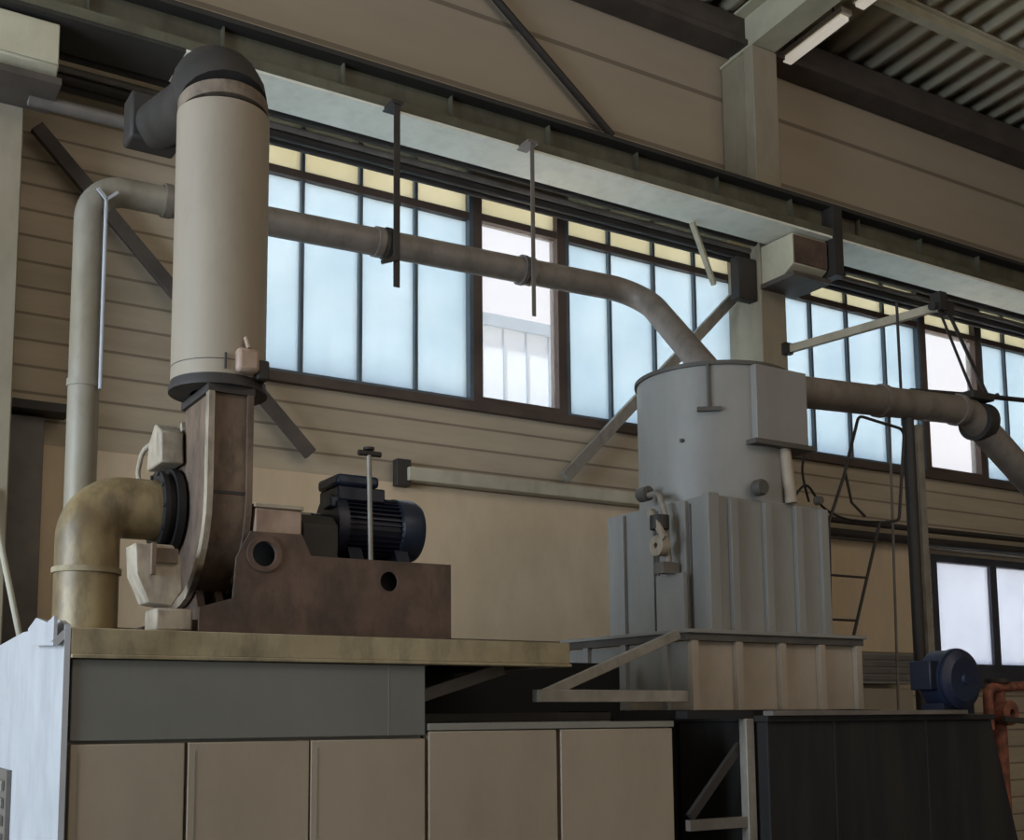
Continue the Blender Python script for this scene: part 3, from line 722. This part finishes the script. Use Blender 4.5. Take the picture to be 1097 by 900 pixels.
for k, (z, m, lb) in enumerate(((3.74, 'conduit', 'upper dark pipe on the wall right of the tank'), (3.60, 'conduit', 'lower dark pipe on the wall right of the tank'))):
    tag(MB().tube([(9.7, 8.82, z), (11.3, 8.82, z), (15.2, 8.82, z + .03)], .05 if k else .035, 12).build('wall_pipe', m), lb, 'pipe', 'wall pipes right of the tank')
t = thing('wall_box', 'grey two part slatted box low on the wall between tank and posts', 'box', (10.5, 8.8, 1.2))
MB().box((10.0, 8.66, 1.93), (10.95, 8.95, 2.27)).build('upper_box', 'greycab', t, bevel=.006)
MB().box((10.0, 8.70, 1.2), (10.95, 8.95, 1.88)).build('lower_box', 'door', t, bevel=.006)
b = MB()
for k in range(4): b.box((10.03, 8.64, 1.97 + k*.075), (10.92, 8.66, 2.02 + k*.075))
b.build('slat', 'conduit2', t)

# ------------------------------------------------------------------ black bin, stand, drum
t = thing('black_bin', 'large black sheet metal bin with slanted right side in front', 'bin', (6.0, 5.4, 0))
MB().prism([(4.99, 0), (7.55, 0), (7.28, .8), (7.07, 1.58), (4.99, 1.58)], 'y', 5.0, 5.78).build('body', 'bin', t, bevel=.006)
b = MB(); b.box((4.97, 4.975, 1.58), (7.09, 5.8, 1.615)); b.build('rim', 'bin', t, bevel=.004)
for xx in (5.55, 6.4): MB().box((xx - .012, 4.992, 0), (xx + .012, 5.0, 1.58)).build('rib', 'bin', t, bevel=.002)
tag(MB().box((4.98, 4.94, 1.617), (6.75, 5.02, 1.645)).build('edge_bar', 'conduit2', bevel=.003), 'grey flat bar lying along the top of the black bin', 'bar')

t = thing('tank_stand', 'grey steel stand with diagonal brace in the dark opening left of the bin', 'stand', (4.75, 5.5, 0))
MB().box((4.90, 5.08, 0), (4.965, 5.14, 1.60)).build('post', 'steel', t, bevel=.004)
MB().bar((4.46, 5.11, 1.0), (4.90, 5.11, 1.0), .04, .06).build('rung', 'conduit2', t)
MB().bar((4.52, 5.16, 1.04), (4.92, 5.16, 1.44), .03, .05).build('brace', 'conduit', t)
MB().bar((4.46, 5.14, 1.625), (4.97, 5.14, 1.625), .1, .045).build('top_bar', 'black', t)
MB().box((4.5, 5.84, 0), (7.0, 5.86, 1.60)).build('shade_backdrop', 'gap', t)  # added black backdrop for the shade inside the stand
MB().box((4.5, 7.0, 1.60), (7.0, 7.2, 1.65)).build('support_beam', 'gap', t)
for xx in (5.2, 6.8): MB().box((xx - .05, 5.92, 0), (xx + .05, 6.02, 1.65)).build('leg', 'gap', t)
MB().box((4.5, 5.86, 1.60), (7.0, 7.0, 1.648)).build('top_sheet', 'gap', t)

t = thing('blue_drum', 'dark blue round motor drum lying on top of the black bin', 'motor', (6.78, 5.3, 1.65))
MB().lathe([(.0, 5.10), (.15, 5.10), (.17, 5.115), (.205, 5.13), (.205, 5.32), (.17, 5.36), (.0, 5.36)], (6.96, 0, 1.852), 'y', 44).build('body', 'blue', t)
MB().lathe([(.195, 5.15), (.215, 5.15), (.215, 5.18), (.195, 5.18)], (6.96, 0, 1.852), 'y', 44).build('band', 'navy2', t)
MB().lathe([(.0, 5.085), (.03, 5.085), (.04, 5.10)], (6.96, 0, 1.852), 'y', 20).build('hub', 'navy2', t)
b = MB(); b.box((6.80, 5.16, 1.617), (7.12, 5.34, 1.69)); b.build('foot', 'navy', t)
MB().box((6.69, 5.17, 1.78), (6.78, 5.34, 1.98)).build('terminal_box', 'navy', t, bevel=.008)

t = thing('valve_post', 'rusty orange pipework beside the blue drum at the right edge', 'pipework', (7.7, 5.35, 0))
MB().tube([(7.66, 5.35, 0), (7.66, 5.35, 1.86)], .05, 14).build('riser', 'orange', t)
MB().tube(rounded([(7.50, 5.32, 1.5), (7.50, 5.32, 1.8), (7.95, 5.32, 1.82)], .07), .035, 12).build('branch', 'orange', t)
MB().lathe([(.03, -.06), (.09, -.05), (.09, .05), (.03, .06)], (7.66, 5.3, 1.62), 'y', 20).build('valve_body', 'orange', t)
MB().lathe([(.055, 1.84), (.09, 1.84), (.09, 1.87), (.055, 1.87)], (7.66, 5.35, 0), 'z', 20).build('pipe_flange', 'conduit', t)
MB().bar((7.55, 5.24, 1.58), (7.8, 5.24, 1.56), .03, .04).build('handle', 'conduit', t)
tag(MB().box((7.74, 5.0, 0), (7.95, 5.1, 1.36)).build('end_post', 'skirt', bevel=.006), 'tan upright post at the far right below the orange pipework', 'post')

# ------------------------------------------------------------------ fluorescent fittings under the roof
def fluor(x, y0, y1, lb):
    z0, z1 = roof_z(y0) - .3, roof_z(y1) - .3
    t = thing('fluorescent_fitting', lb, 'lamp', (x, (y0+y1)/2, (z0+z1)/2), 'fluorescent fittings under the roof deck')
    MB().bar((x, y0, z0), (x, y1, z1), .16, .07).build('housing', 'lamp', t, bevel=.008)
    MB().bar((x, y0 - .03, z0 - .06), (x, y1 + .03, z1 - .06), .13, .05).build('diffuser', 'diffuser', t, bevel=.012)
    for f in (.2, .8):
        y = y0 + (y1 - y0)*f; z = z0 + (z1 - z0)*f
        MB().tube([(x, y, z + .03), (x, y, z + .3)], .01, 8).build('hanger', 'conduit', t)
fluor(9.36, 8.75, 7.85, 'white fluorescent fitting under the roof, the one nearest the wall')
fluor(9.36, 7.72, 6.6, 'white fluorescent fitting under the roof, cut by the top edge of the picture')

# ------------------------------------------------------------------ light
w = bpy.data.worlds.new('sky'); S.world = w; w.use_nodes = True
nt = w.node_tree; bg = nt.nodes['Background']
tc = nt.nodes.new('ShaderNodeTexCoord'); sp = nt.nodes.new('ShaderNodeSeparateXYZ'); rp = nt.nodes.new('ShaderNodeValToRGB')
nt.links.new(tc.outputs['Generated'], sp.inputs[0]); nt.links.new(sp.outputs['Z'], rp.inputs[0]); nt.links.new(rp.outputs[0], bg.inputs[0])
rp.color_ramp.elements[0].color = (1, .97, .95, 1); rp.color_ramp.elements[1].color = (.84, .91, 1, 1)
rp.color_ramp.elements[1].position = .7
bg.inputs[1].default_value = 1.45
def area(name, loc, target, sx, sy, power, col):
    l = bpy.data.lights.new(name, 'AREA'); l.shape = 'RECTANGLE'; l.size = sx; l.size_y = sy; l.energy = power; l.color = col
    o = bpy.data.objects.new(name, l); COL.objects.link(o); o.location = loc
    o.rotation_euler = (V(target) - V(loc)).to_track_quat('-Z', 'Y').to_euler(); return o
area('doorway_daylight', (-8.5, 4.5, 3.2), (5, 6.5, 2.8), 7, 5, 1500, (.70, .85, 1.0))
area('unseen_roof_fill', (5, -2.5, 9.4), (7, 6, 2.5), 16, 5, 320, (1.0, .90, .78))  # added warm fill from overhead, no roof opening behind it
area('unseen_front_fill', (7, -9.6, 4.5), (8, 9, 5.5), 18, 7, 250, (1.0, .90, .78))  # added warm fill to brighten back wall and roof deck
sun = bpy.data.lights.new('sun', 'SUN'); sun.energy = 14; sun.angle = .05; sun.color = (1, .96, .9)
so = bpy.data.objects.new('sun', sun); COL.objects.link(so); so.rotation_euler = V((.8, .25, -1.2)).to_track_quat('-Z', 'Y').to_euler()

# ------------------------------------------------------------------ camera
cam = bpy.data.cameras.new('camera'); co = bpy.data.objects.new('camera', cam); COL.objects.link(co)
cam.sensor_width = 36; cam.lens = 36 * 1236.3 / 1097
cam.shift_x = (548.5 - 498.3) / 1097; cam.shift_y = (617.2 - 450) / 1097
yaw, pit, rol = (math.radians(a) for a in (30.43, 6.69, -.27))
f = V((math.sin(yaw)*math.cos(pit), math.cos(yaw)*math.cos(pit), math.sin(pit)))
r = V((math.cos(yaw), -math.sin(yaw), 0)); u = r.cross(f)
r2 = r*math.cos(rol) + u*math.sin(rol); u2 = u*math.cos(rol) - r*math.sin(rol)
co.matrix_world = Matrix(((r2.x, u2.x, -f.x, 0), (r2.y, u2.y, -f.y, 0), (r2.z, u2.z, -f.z, 1.65), (0, 0, 0, 1)))
S.camera = co
S.view_settings.view_transform = 'Standard'
S.view_settings.look = 'None'
S.view_settings.exposure = 0
